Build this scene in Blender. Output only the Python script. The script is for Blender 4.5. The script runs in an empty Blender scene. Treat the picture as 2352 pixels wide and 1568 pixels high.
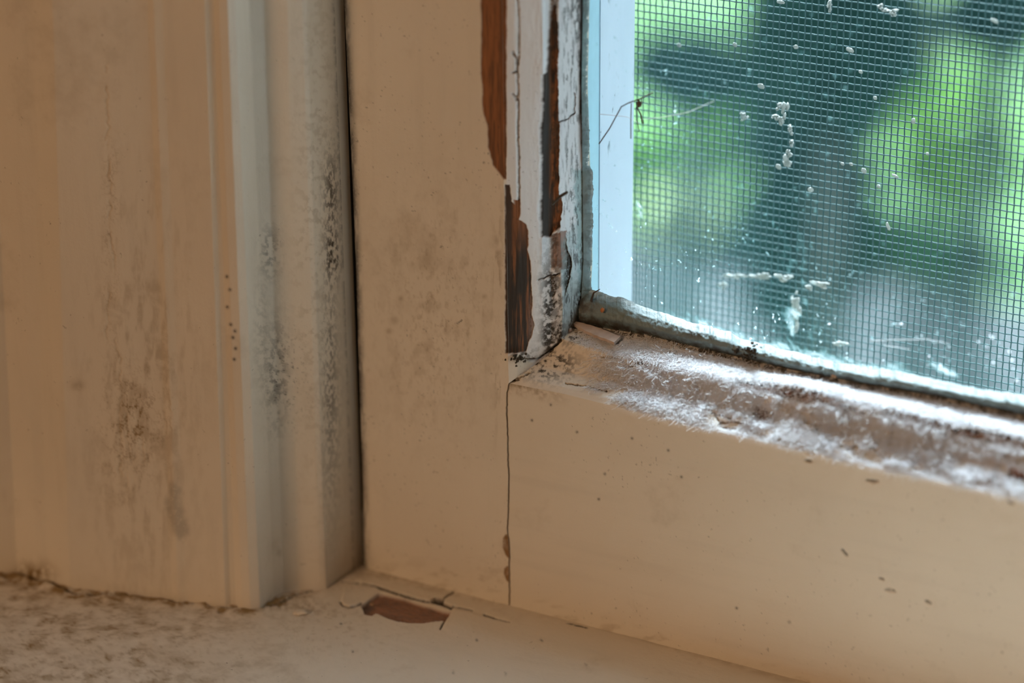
import bpy, math, random
import numpy as np
from mathutils import Vector, Matrix
random.seed(7); RNG = np.random.default_rng(11)
SC = bpy.context.scene; COL = SC.collection
R = math.radians

# ------------------------------------------------------------------ camera, world, lights, exposure
FPX, YAW, PITCH, ROLL, DIST = 6000.0, R(29.0), R(22.6), R(-0.5), 0.54      # focal length in pixels; metres
fw = np.array([-math.sin(YAW)*math.cos(PITCH), math.cos(YAW)*math.cos(PITCH), -math.sin(PITCH)])
r0 = np.cross(fw, [0, 0, 1]); r0 /= np.linalg.norm(r0); u0 = np.cross(r0, fw)
rt = math.cos(ROLL)*r0 + math.sin(ROLL)*u0; up = -math.sin(ROLL)*r0 + math.cos(ROLL)*u0
CAM = -DIST*fw
def ray(px, py):
    px = np.asarray(px, float); py = np.asarray(py, float)
    return fw + ((px-1176)/FPX)[..., None]*rt - ((py-784)/FPX)[..., None]*up
def hity(px, py, y):                       # pixel -> point on the plane at depth y (metres)
    d = ray(px, py); t = (np.asarray(y) - CAM[1])/d[..., 1]
    return CAM + d*t[..., None]
CAM[2] -= hity(1170, 1378, 0.0)[2]         # the sill joint is z = 0
def project(P):
    v = P - CAM; z = v@fw
    return 1176 + FPX*(v@rt)/z, 784 - FPX*(v@up)/z
cd = bpy.data.cameras.new('camera'); cam = bpy.data.objects.new('camera', cd); COL.objects.link(cam)
cam.matrix_world = Matrix(((rt[0], up[0], -fw[0], CAM[0]), (rt[1], up[1], -fw[1], CAM[1]), (rt[2], up[2], -fw[2], CAM[2]), (0, 0, 0, 1)))
cd.sensor_width = 36; cd.lens = 36*FPX/2352; cd.clip_start = 0.02; cd.clip_end = 200
cd.dof.use_dof = True; cd.dof.aperture_fstop = 7.0; cd.dof.focus_distance = 0.541
SC.camera = cam

w = bpy.data.worlds.new('world'); SC.world = w; w.use_nodes = True
wt = w.node_tree; bg = wt.nodes['Background']; bg.inputs[0].default_value = (0.80, 0.84, 1.0, 1)   # overcast sky, brighter overhead
tcw = wt.nodes.new('ShaderNodeTexCoord'); spw = wt.nodes.new('ShaderNodeSeparateXYZ'); mrw = wt.nodes.new('ShaderNodeMapRange')
wt.links.new(tcw.outputs['Generated'], spw.inputs[0]); wt.links.new(spw.outputs[2], mrw.inputs[0])
mrw.inputs[1].default_value = 0.05; mrw.inputs[2].default_value = 0.85; mrw.inputs[3].default_value = 1.75; mrw.inputs[4].default_value = 5.5
wt.links.new(mrw.outputs[0], bg.inputs[1])
def light(name, kind, loc, energy, color, target=(0, 0, 0.05), **kw):
    l = bpy.data.lights.new(name, kind); l.energy = energy; l.color = color
    for k, v in kw.items(): setattr(l, k, v)
    o = bpy.data.objects.new(name, l); COL.objects.link(o); o.location = loc
    o.rotation_euler = (Vector(target)-Vector(loc)).to_track_quat('-Z', 'Y').to_euler(); return o
light('sun', 'SUN', (-7, 13, 19.5), 33.0, (0.92, 0.90, 1.0), target=(0, 0, 0), angle=R(14))
light('room_lamp', 'AREA', (-0.40, -1.85, 0.85), 11.9, (1.0, 0.63, 0.355), shape='DISK', size=0.55)
SC.view_settings.view_transform = 'Standard'; SC.view_settings.look = 'None'
SC.view_settings.exposure = 0.0; SC.view_settings.gamma = 1.0; SC.view_settings.use_curve_mapping = False

# ------------------------------------------------------------------ numpy noise and masks
def vn(x, y, seed=0):
    xi = np.floor(x).astype(np.int64); yi = np.floor(y).astype(np.int64); xf = x-xi; yf = y-yi
    def h(a, b):
        n = (a*374761393 + b*668265263 + seed*974711) & 0x7fffffff
        n = ((n ^ (n >> 13))*1274126177) & 0x7fffffff
        return ((n ^ (n >> 16)) & 0xffff)/65535.0
    u = xf*xf*(3-2*xf); v = yf*yf*(3-2*yf)
    return (h(xi, yi)*(1-u)+h(xi+1, yi)*u)*(1-v) + (h(xi, yi+1)*(1-u)+h(xi+1, yi+1)*u)*v
def fbm(x, y, seed=0, oct=4):
    s = 0; a = 0.5; t = 0
    for k in range(oct):
        s = s + a*vn(x*2**k+k*17.3, y*2**k-k*9.1, seed+k); t += a; a *= 0.55
    return s/t
def worley(x, y, seed=0):                  # nearest and second cell distance, and the cell's own number
    xi = np.floor(x).astype(np.int64); yi = np.floor(y).astype(np.int64); f1 = np.full(x.shape, 9.); f2 = f1.copy(); cid = np.zeros(x.shape)
    def h(a, b, k):
        n = (a*374761393 + b*668265263 + (seed+k)*974711) & 0x7fffffff; n = ((n ^ (n >> 13))*1274126177) & 0x7fffffff
        return ((n ^ (n >> 16)) & 0xffff)/65535.0
    for i in (-1, 0, 1):
        for j in (-1, 0, 1):
            a, b_ = xi+i, yi+j; d = np.hypot(a+h(a, b_, 1)-x, b_+h(a, b_, 2)-y); c = h(a, b_, 3); n = d < f1
            f2 = np.where(n, f1, np.minimum(f2, d)); cid = np.where(n, c, cid); f1 = np.where(n, d, f1)
    return f1, f2, cid
def ss(a, b, x):
    t = np.clip((x-a)/(b-a), 0, 1); return t*t*(3-2*t)
def pldist(X, Y, pts):                     # distance to a polyline
    d = np.full(X.shape, 1e9)
    for (ax, ay), (bx, by) in zip(pts[:-1], pts[1:]):
        vx, vy = bx-ax, by-ay; L = vx*vx+vy*vy+1e-9
        t = np.clip(((X-ax)*vx+(Y-ay)*vy)/L, 0, 1)
        d = np.minimum(d, np.hypot(X-ax-t*vx, Y-ay-t*vy))
    return d
def polysd(X, Y, pts):                     # signed distance, inside positive
    d = pldist(X, Y, list(pts)+[pts[0]]); ins = np.zeros(X.shape, bool)
    for (ax, ay), (bx, by) in zip(pts, list(pts[1:])+[pts[0]]):
        if ay == by: continue
        c = ((ay > Y) != (by > Y)) & (X < (bx-ax)*(Y-ay)/(by-ay)+ax); ins ^= c
    return np.where(ins, d, -d)
def poly(X, Y, pts, soft=1.5, rag=3.0, seed=3, sc=9.0):
    return ss(-soft, soft, polysd(X, Y, pts) + rag*(fbm(X/sc, Y/sc, seed)-.5)*2)
def blob(X, Y, cx, cy, rx, ry):
    return np.exp(-(((X-cx)/rx)**2+((Y-cy)/ry)**2))
def ip(pts, t, axis):                      # polyline as function of one axis
    pts = sorted(pts, key=lambda p: p[axis]); return np.interp(t, [p[axis] for p in pts], [p[1-axis] for p in pts])
def crack(X, Y, pts, wdt, seed=1, jag=3.0):
    jx = jag*(fbm(X/7, Y/7, seed)-.5)*2; jy = jag*(fbm(X/7+40, Y/7, seed)-.5)*2
    return 1-ss(wdt*.5, wdt*.5+1.8, pldist(X+jx, Y+jy, pts))

# ------------------------------------------------------------------ object helpers
def link(name, me, mats, parent=None, smooth=False):
    o = bpy.data.objects.new(name, me); COL.objects.link(o)
    for m in (mats if isinstance(mats, (list, tuple)) else [mats]): me.materials.append(m)
    if smooth: me.polygons.foreach_set('use_smooth', [True]*len(me.polygons))
    if parent is not None: o.parent = parent
    return o
def tag(o, label, cat=None, group=None, kind=None):
    if label: o['label'] = label
    if cat: o['category'] = cat
    if group: o['group'] = group
    if kind: o['kind'] = kind
    return o
def empty(name, loc=(0, 0, 0)):
    o = bpy.data.objects.new(name, None); COL.objects.link(o); o.location = loc; o.empty_display_size = 0.01; return o
class Bag:                                 # collects grids and polygons of ONE mesh, with masks per vertex
    def __init__(s): s.v = []; s.f = []; s.a = {}; s.n = 0; s.smooth = []
    def add(s, V, F, attrs=None, smooth=True):
        V = np.asarray(V, float).reshape(-1, 3); s.v.append(V)
        s.f += [tuple(i+s.n for i in f) for f in F]; s.smooth += [smooth]*len(F)
        for k in ('wear', 'coat'):
            s.a.setdefault(k, []).append(np.zeros((len(V), 4)) if not attrs or k not in attrs else attrs[k].reshape(-1, 4))
        s.n += len(V)
    def grid(s, P, attrs=None, back=None, flip=False):
        h, w_ = P.shape[:2]; idx = np.arange(h*w_).reshape(h, w_)
        q = np.stack([idx[:-1, :-1], idx[1:, :-1], idx[1:, 1:], idx[:-1, 1:]], -1).reshape(-1, 4)
        if flip: q = q[:, ::-1]
        F = q.tolist(); V = P.reshape(-1, 3); A = attrs
        if back is not None:               # close it to a solid: skirt along the rim and a rear face
            rim = list(idx[0, :])+list(idx[1:, -1])+list(idx[-1, -2::-1])+list(idx[-2:0:-1, 0])
            rv = V[rim].copy(); rv[:, 1] = back[1] if back[0] == 'y' else rv[:, 1]
            if back[0] == 'z': rv[:, 2] = back[1]
            n = len(V); m = len(rim); V = np.vstack([V, V[rim], rv])
            for i in range(m):
                j = (i+1) % m; f = [n+i, n+j, n+m+j, n+m+i]; F.append(f[::-1] if flip else f)
            F.append(list(range(n+m, n+2*m)) if flip else list(range(n+2*m-1, n+m-1, -1)))
            if A: A = {k: np.vstack([a.reshape(-1, 4), np.zeros((2*m, 4))]) for k, a in A.items()}
        s.add(V, F, A, True)
    def build(s, name, mats, parent=None, fixn=False):
        V = np.vstack(s.v); me = bpy.data.meshes.new(name); me.from_pydata([], [], [])
        ln = np.array([len(f) for f in s.f]); flat = np.fromiter((i for f in s.f for i in f), dtype=np.int32, count=int(ln.sum()))
        me.vertices.add(len(V)); me.vertices.foreach_set('co', V.astype(np.float32).ravel())
        me.loops.add(len(flat)); me.loops.foreach_set('vertex_index', flat)
        me.polygons.add(len(ln)); me.polygons.foreach_set('loop_start', np.concatenate([[0], np.cumsum(ln)[:-1]]).astype(np.int32))
        me.polygons.foreach_set('use_smooth', np.array(s.smooth, bool))
        for k, a in s.a.items():
            at = me.color_attributes.new(k, 'FLOAT_COLOR', 'POINT'); at.data.foreach_set('color', np.vstack(a).astype(np.float32).ravel())
        me.update(calc_edges=True); me.validate()
        return link(name, me, mats, parent)
def box_bag(b, x0, x1, y0, y1, z0, z1):
    V = [(x, y, z) for x in (x0, x1) for y in (y0, y1) for z in (z0, z1)]
    b.add(V, [(0, 1, 3, 2), (4, 6, 7, 5), (0, 4, 5, 1), (2, 3, 7, 6), (0, 2, 6, 4), (1, 5, 7, 3)], smooth=False)
def box(name, m, dims, parent=None, kind=None):
    b = Bag(); box_bag(b, *dims); o = b.build(name, m, parent)
    if kind: o['kind'] = kind
    return o
def tube(b, pts, r, n=4):                  # tapered tube along points
    P = np.asarray(pts, float); r = np.broadcast_to(r, (len(P),)); T = np.gradient(P, axis=0)
    T /= np.linalg.norm(T, axis=1)[:, None]+1e-12
    ref = np.array([0.31, 0.2, 0.93]); A = np.cross(T, ref); A /= np.linalg.norm(A, axis=1)[:, None]+1e-12; B = np.cross(T, A)
    ang = np.arange(n)*2*math.pi/n
    V = P[:, None]+r[:, None, None]*(np.cos(ang)[None, :, None]*A[:, None]+np.sin(ang)[None, :, None]*B[:, None])
    m = len(P); F = [(i*n+j, i*n+(j+1) % n, (i+1)*n+(j+1) % n, (i+1)*n+j) for i in range(m-1) for j in range(n)]
    F += [tuple(range(n))[::-1], tuple((m-1)*n+j for j in range(n))]
    b.add(V.reshape(-1, 3), F)
def lump(b, c, rx, ry, rz, seed=0, n=9, m=7, rough=.35, rot=0.0):   # irregular crumb
    th = np.linspace(0, math.pi, m); ph = np.arange(n)*2*math.pi/n; V = []; cr, sr = math.cos(rot), math.sin(rot)
    rg = np.random.default_rng(seed); k = 1+rough*(rg.random((m, n))-.5)*1.6; k[0, :] = k[0, 0]; k[-1, :] = k[-1, 0]
    for i in range(m):
        for j in range(n):
            x = rx*math.sin(th[i])*math.cos(ph[j])*k[i, j]; z = rz*math.sin(th[i])*math.sin(ph[j])*k[i, j]; y = ry*math.cos(th[i])*k[i, j]
            V.append((c[0]+x*cr-z*sr, c[1]+y, c[2]+x*sr+z*cr))
    F = [(i*n+j, i*n+(j+1) % n, (i+1)*n+(j+1) % n, (i+1)*n+j) for i in range(m-1) for j in range(n)]
    b.add(V, F)

# ------------------------------------------------------------------ materials
class NT:
    def __init__(s, name):
        s.m = bpy.data.materials.new(name); s.m.use_nodes = True; s.t = s.m.node_tree; s.n = s.t.nodes
        s.b = s.n['Principled BSDF']; s.out = s.n['Material Output']
    def new(s, t, **kw):
        o = s.n.new(t)
        for k, v in kw.items(): setattr(o, k, v)
        return o
    def l(s, a, b): s.t.links.new(a, b)
    def mix(s, f, a, b):
        m = s.new('ShaderNodeMix', data_type='RGBA', clamp_factor=True)
        for i, v in ((0, f), (6, a), (7, b)):
            if hasattr(v, 'links'): s.l(v, m.inputs[i])
            else: m.inputs[i].default_value = v if i == 0 else (*v, 1)
        return m.outputs[2]
    def math(s, op, a, b=0.0, c=None, clamp=False):
        m = s.new('ShaderNodeMath', operation=op, use_clamp=clamp)
        for i, v in enumerate((a, b) if c is None else (a, b, c)):
            if hasattr(v, 'links'): s.l(v, m.inputs[i])
            else: m.inputs[i].default_value = v
        return m.outputs[0]
    def noise(s, scale, detail=4, vec=(1, 1, 1), rough=.55, off=0.0):
        tc = s.new('ShaderNodeTexCoord'); mp = s.new('ShaderNodeMapping'); mp.inputs['Scale'].default_value = vec
        mp.inputs['Location'].default_value = (off, off*.7, off*.3)
        s.l(tc.outputs['Object'], mp.inputs[0]); n = s.new('ShaderNodeTexNoise')
        n.inputs['Scale'].default_value = scale; n.inputs['Detail'].default_value = detail; n.inputs['Roughness'].default_value = rough
        s.l(mp.outputs[0], n.inputs[0]); return n.outputs['Fac']
    def ramp(s, f, a, b):
        m = s.new('ShaderNodeMapRange'); m.interpolation_type = 'SMOOTHSTEP'; s.l(f, m.inputs[0])
        m.inputs[1].default_value = a; m.inputs[2].default_value = b; return m.outputs[0]
    def bump(s, h, dist, strength=1.0):
        b = s.new('ShaderNodeBump'); b.inputs['Distance'].default_value = dist; b.inputs['Strength'].default_value = strength
        s.l(h, b.inputs['Height']); s.l(b.outputs[0], s.b.inputs['Normal'])
def plain(name, col, rough=.6, nz=0.15, scale=60, **kw):
    t = NT(name); n = t.noise(scale, 3)
    c = t.mix(n, tuple(x*(1-nz) for x in col), tuple(min(1, x*(1+nz)) for x in col)); t.l(c, t.b.inputs['Base Color'])
    t.b.inputs['Roughness'].default_value = rough
    for k, v in kw.items(): t.b.inputs[k].default_value = v
    return t.m
CREAM = (0.70, 0.63, 0.53)
def painted(name, grain, base=CREAM, speck=1.0):
    t = NT(name)
    wa = t.new('ShaderNodeVertexColor', layer_name='wear'); co = t.new('ShaderNodeVertexColor', layer_name='coat')
    sw = t.new('ShaderNodeSeparateColor'); t.l(wa.outputs[0], sw.inputs[0]); sk = t.new('ShaderNodeSeparateColor'); t.l(co.outputs[0], sk.inputs[0])
    wood, dirt, stain = sw.outputs; dust, teal, dark = sk.outputs
    # cream paint: faint mottling, brush marks along the board, tiny dark specks
    base_n = t.noise(38, 4); brush = t.noise(260, 3, vec=grain, off=3.1)
    c = t.mix(base_n, tuple(x*.93 for x in base), tuple(min(1, x*1.05) for x in base))
    c = t.mix(t.math('MULTIPLY', t.ramp(brush, .5, .75), .22), c, tuple(x*.80 for x in base))
    sp = t.noise(900, 2, off=9.0); sp2 = t.noise(95, 3, off=5.0)
    spk = t.math('MULTIPLY', t.ramp(sp, .68, .76), t.ramp(sp2, .47, .66)); c = t.mix(t.math('MULTIPLY', spk, .55*speck), c, (.12, .085, .05))
    c = t.mix(t.math('MULTIPLY', t.ramp(t.noise(42, 5, off=12.0, rough=.7), .56, .74), .28*speck), c, (.36, .28, .19))
    stn = t.math('MULTIPLY', stain, t.ramp(t.noise(330, 4, off=2.0), .25, .6)); c = t.mix(stn, c, (.23, .145, .055))
    c = t.mix(wa.outputs['Alpha'], c, t.mix(t.noise(300, 4, vec=grain, off=11.0), (.62, .63, .66), (.80, .80, .83)))
    # bare wood with streaked grain
    g1 = t.noise(900, 3, vec=grain, off=1.0); g2 = t.noise(2600, 2, vec=grain, off=4.0)
    wc = t.mix(g1, (.10, .036, .014), (.40, .155, .055)); wc = t.mix(t.math('MULTIPLY', t.ramp(g2, .45, .7), .5), wc, (.06, .025, .012))
    wc = t.mix(dark, wc, (.028, .020, .015)); c = t.mix(wood, c, wc)
    c = t.mix(teal, c, t.mix(t.noise(700, 3, off=8.0), (.10, .24, .25), (.26, .40, .40)))
    dn = t.noise(1100, 4, off=6.0, rough=.7); c = t.mix(t.math('MULTIPLY', dirt, t.ramp(dn, .22, .52), clamp=True), c, (.030, .024, .017))
    c = t.mix(t.math('MULTIPLY', dust, t.ramp(t.noise(1500, 4, off=7.0, rough=.75), .27, .52), clamp=True), c, (.86, .86, .88))
    t.l(c, t.b.inputs['Base Color']); t.b.inputs['Roughness'].default_value = .5
    rr = t.math('MULTIPLY_ADD', wood, .2, .5); rr = t.math('MAXIMUM', rr, t.math('MULTIPLY', dust, .8)); t.l(rr, t.b.inputs['Roughness'])
    h = t.math('ADD', t.noise(160, 4, vec=grain), t.math('MULTIPLY', t.noise(1300, 3), .22))
    h = t.math('ADD', h, t.math('MULTIPLY', t.math('MULTIPLY', g1, wood), 1.2)); t.bump(h, .00022)
    return t.m
M_V = painted('cream_paint_upright', (1, 1, .07)); M_H = painted('cream_paint_level', (.07, 1, 1))
M_S = painted('cream_paint_sill', (.25, .8, 1), speck=1.3); M_C = painted('cream_paint_casing', (1, 1, .10), speck=.9)
M_wall = plain('plaster', (.62, .58, .52)); M_floor = plain('floor_boards', (.22, .13, .08))
def outer():
    t = NT('outer_white_paint'); c = t.mix(t.noise(200, 4, vec=(1, 1, .2)), (.50, .55, .63), (.60, .64, .72))
    c = t.mix(t.math('MULTIPLY', t.ramp(t.noise(420, 4, vec=(1, 1, .5), off=3), .62, .70), t.ramp(t.noise(60, 3, off=8), .48, .62)), c, (.06, .07, .08))
    t.l(c, t.b.inputs['Base Color']); t.b.inputs['Roughness'].default_value = .5; return t.m
M_outer = outer(); M_cyan = plain('pale_blue_green_paint', (.38, .56, .64), .5, .1, 300)
M_gap_shade = plain('gap_shade_black', (.018, .015, .012), .9)  # near-black colour stands in for the shade inside the gap
M_wire = plain('grey_wire', (.012, .04, .04), .8, .3, 900)
M_lint = plain('pale_lint', (.86, .86, .90), .8); M_lint.node_tree.nodes['Principled BSDF'].inputs['Transmission Weight'].default_value = 0.0
M_grub = plain('dark_grime', (.055, .045, .032), .9, .5, 900)
M_crumb = plain('tan_crumb', (.36, .22, .12), .8, .4, 900); M_fluff = plain('off_white_fluff', (.30, .295, .27), .9, .3, 900)
M_twig = plain('dry_brown_stalk', (.075, .05, .035), .7, .4, 900); M_splint = plain('pale_bare_wood', (.50, .40, .34), .75, .3, 500)
def putty_mat():
    t = NT('old_glazing_putty'); wa = t.new('ShaderNodeVertexColor', layer_name='coat'); sk = t.new('ShaderNodeSeparateColor'); t.l(wa.outputs[0], sk.inputs[0])
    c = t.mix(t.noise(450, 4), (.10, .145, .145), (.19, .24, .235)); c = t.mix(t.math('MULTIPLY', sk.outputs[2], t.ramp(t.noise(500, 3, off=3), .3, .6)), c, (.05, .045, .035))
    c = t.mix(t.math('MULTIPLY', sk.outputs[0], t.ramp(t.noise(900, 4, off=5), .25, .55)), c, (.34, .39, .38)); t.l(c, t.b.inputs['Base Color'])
    t.b.inputs['Roughness'].default_value = .55; t.bump(t.noise(900, 4), .0002); return t.m
M_putty = putty_mat()
def glass_mat():                           # clear pane under a film of dust, denser towards its foot
    t = NT('dusty_window_glass'); tr = t.new('ShaderNodeBsdfTransparent'); tr.inputs[0].default_value = (.72, .92, .93, 1)
    gl = t.new('ShaderNodeBsdfGlossy'); gl.inputs['Roughness'].default_value = .03; fr = t.new('ShaderNodeFresnel'); fr.inputs[0].default_value = 1.45
    m1 = t.new('ShaderNodeMixShader'); t.l(t.math('MULTIPLY', fr.outputs[0], .8), m1.inputs[0]); t.l(tr.outputs[0], m1.inputs[1]); t.l(gl.outputs[0], m1.inputs[2])
    df = t.new('ShaderNodeBsdfDiffuse'); df.inputs[0].default_value = (.42, .82, .82, 1); tl = t.new('ShaderNodeBsdfTranslucent'); tl.inputs[0].default_value = (.25, .80, .78, 1)
    GTL, GDF = tl, df; m2 = t.new('ShaderNodeMixShader'); m2.inputs[0].default_value = .75; t.l(df.outputs[0], m2.inputs[1]); t.l(tl.outputs[0], m2.inputs[2])
    co = t.new('ShaderNodeVertexColor', layer_name='coat'); sk = t.new('ShaderNodeSeparateColor'); t.l(co.outputs[0], sk.inputs[0])
    film = t.math('MULTIPLY', sk.outputs[0], t.math('MULTIPLY_ADD', t.noise(85, 5, rough=.7), .7, .62))
    lo = t.noise(1000, 2, off=4.0); sp = t.math('MULTIPLY', t.ramp(lo, .66, .72), t.ramp(t.noise(120, 3, off=2.0), .40, .62))
    st = t.math('MULTIPLY', t.ramp(t.noise(1100, 3, vec=(1, 1, .22), off=15.0), .66, .75), t.ramp(t.noise(110, 3, off=21.0), .5, .7))
    sp = t.math('MULTIPLY', t.math('ADD', sp, st), sk.outputs[1])
    hv = t.math('ADD', sp, t.math('MULTIPLY', sk.outputs[2], 2.0), clamp=True)
    t.l(t.mix(hv, (.25, .80, .78), (.80, .84, .88)), GTL.inputs[0]); t.l(t.mix(hv, (.42, .82, .82), (.80, .84, .88)), GDF.inputs[0])
    tot = t.math('ADD', film, t.math('MULTIPLY', sp, .75), clamp=True); tot = t.math('ADD', tot, sk.outputs[2], clamp=True)
    m3 = t.new('ShaderNodeMixShader'); t.l(tot, m3.inputs[0]); t.l(m1.outputs[0], m3.inputs[1]); t.l(m2.outputs[0], m3.inputs[2])
    t.l(m3.outputs[0], t.out.inputs['Surface']); return t.m
M_glass = glass_mat()

def A4(a, b, c, d=0.0): return np.stack(np.broadcast_arrays(a, b, c, d+np.zeros_like(a)), -1).astype(float)
def extend(P, A, row=None, col=None):      # carry a grid on beyond the photograph's frame
    if col is not None:
        P = np.concatenate([P, P[:, -1:]+np.array(col)], 1); A = {k: np.concatenate([a, a[:, -1:]*np.array([0, .0, .0, 1])], 1) for k, a in A.items()}
    if row is not None:
        P = np.concatenate([P[:1]+np.array(row), P], 0); A = {k: np.concatenate([a[:1]*np.array([0, .0, .0, 1]), a], 0) for k, a in A.items()}
    return P, A

# ------------------------------------------------------------------ window_1: the sash
SASH = empty('window_1'); SASH['kind'] = 'structure'
TOPY = -220
GAP_R = [(781, TOPY), (787, 0), (801, 300), (814, 600), (823, 900), (831, 1180), (834, 1340)]     # right edge of the black gap
sz = lambda x: np.interp(x, [hity(833, 1303, 0)[0], hity(1830, 1560, 0)[0]], [hity(833, 1303, 0)[2], hity(1830, 1560, 0)[2]])
def sillz(x):
    a, b = hity(833, 1303, 0), hity(1830, 1560, 0); return a[2]+(x-a[0])*(b[2]-a[2])/(b[0]-a[0])
JOINT = [(1171, 876), (1165, 900), (1164, 950), (1166, 1000), (1167, 1060), (1169, 1100), (1168, 1150), (1166, 1215), (1170, 1260), (1170, 1400)]
K0 = [(1148, TOPY), (1152, 0), (1155, 200), (1157, 400), (1163, 600), (1166, 800), (1169, 880)]
K = [(K0, 0.0),
     ([(1176, TOPY), (1180, 0), (1182, 200), (1184, 400), (1188, 600), (1188, 800), (1188, 866)], .0012),
     ([(1240, TOPY), (1246, 0), (1248, 200), (1241, 400), (1245, 550), (1243, 700), (1240, 790), (1228, 838)], .0050),
     ([(1258, TOPY), (1262, 0), (1262, 300), (1262, 500), (1268, 700), (1266, 780), (1262, 812)], .0072),
     ([(1279, TOPY), (1283, 0), (1282, 300), (1284, 500), (1292, 700), (1291, 750), (1290, 778)], .0080),
     ([(1336, TOPY), (1338, 0), (1333, 200), (1336, 400), (1338, 600), (1332, 700), (1325, 745)], .0142),
     ([(1352, TOPY), (1350, 0), (1346, 200), (1352, 400), (1357, 600), (1352, 690), (1345, 722)], .0159)]
RL = [([(1169, 880), (1300, 905), (1400, 930), (1600, 980), (1800, 1025), (2000, 1073), (2200, 1115), (2352, 1147), (2560, 1196)], 0.0),
      ([(1188, 866), (1300, 890), (1400, 915), (1600, 962), (1800, 1005), (2000, 1053), (2200, 1095), (2352, 1127), (2560, 1176)], .0012),
      ([(1228, 838), (1400, 878), (1600, 918), (1800, 957), (2000, 1002), (2352, 1080), (2560, 1128)], .0050),
      ([(1262, 812), (1400, 832), (1550, 852), (1700, 879), (1850, 899), (1960, 930), (2080, 953), (2180, 978), (2352, 1012), (2560, 1058)], .0072),
      ([(1290, 778), (1400, 812), (1550, 842), (1700, 870), (1850, 888), (1960, 918), (2080, 942), (2180, 968), (2352, 1000), (2560, 1045)], .0080),
      ([(1325, 745), (1481, 768), (1660, 812), (1812, 851), (1980, 883), (2177, 918), (2352, 958), (2560, 1002)], .0142),
      ([(1345, 722), (1481, 748), (1660, 795), (1812, 833), (1980, 865), (2177, 900), (2352, 938), (2560, 985)], .0159)]
def profile_grid(keys, n_along, sub, axis):
    """grid in pixel space between key polylines; returns px, py, depth (rows along, columns across)"""
    t = np.linspace(0, 1, n_along); L = []
    for pts, y in keys:
        a = np.array([p[axis] for p in pts], float); b = np.array([p[1-axis] for p in pts], float)
        s = a[0]+(a[-1]-a[0])*t; L.append((s, np.interp(s, a, b), y))
    PX, PY, YY = [], [], []
    for j in range(len(L)-1):
        for k in range(sub[j]):
            f = k/sub[j]; PX.append(L[j][0]*(1-f)+L[j+1][0]*f); PY.append(L[j][1]*(1-f)+L[j+1][1]*f); YY.append(np.full(n_along, L[j][2]*(1-f)+L[j+1][2]*f))
    PX.append(L[-1][0]); PY.append(L[-1][1]); YY.append(np.full(n_along, L[-1][2]))
    a, b, c = np.array(PX).T, np.array(PY).T, np.array(YY).T
    return (a, b, c) if axis == 0 else (b, a, c)

def wob(pts, d, X, Y): return pts
WOOD_A = [(1100, -260), (1104, 0), (1104, 100), (1103, 170), (1108, 196), (1106, 225), (1109, 262), (1119, 288), (1121, 345), (1132, 380), (1156, 412), (1162, 412), (1162, -260)]
WOOD_B = [(1158, 425), (1170, 424), (1173, 462), (1180, 470), (1180, 460), (1193, 459), (1195, 484), (1191, 504), (1206, 516), (1213, 538), (1211, 572), (1217, 602), (1219, 650), (1223, 690), (1220, 722), (1226, 746), (1222, 770), (1214, 784), (1208, 806), (1186, 812), (1160, 812)]
GROOVE = [(1244, 172), (1253, 166), (1257, 92), (1262, 30), (1272, 8), (1281, 60), (1280, 200), (1283, 330), (1281, 440), (1290, 470), (1284, 524), (1268, 532), (1260, 546), (1242, 545), (1239, 500), (1242, 400), (1238, 310), (1243, 250)]
def nz(X, Y, s, seed): return fbm(X/s, Y/s, seed)
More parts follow.
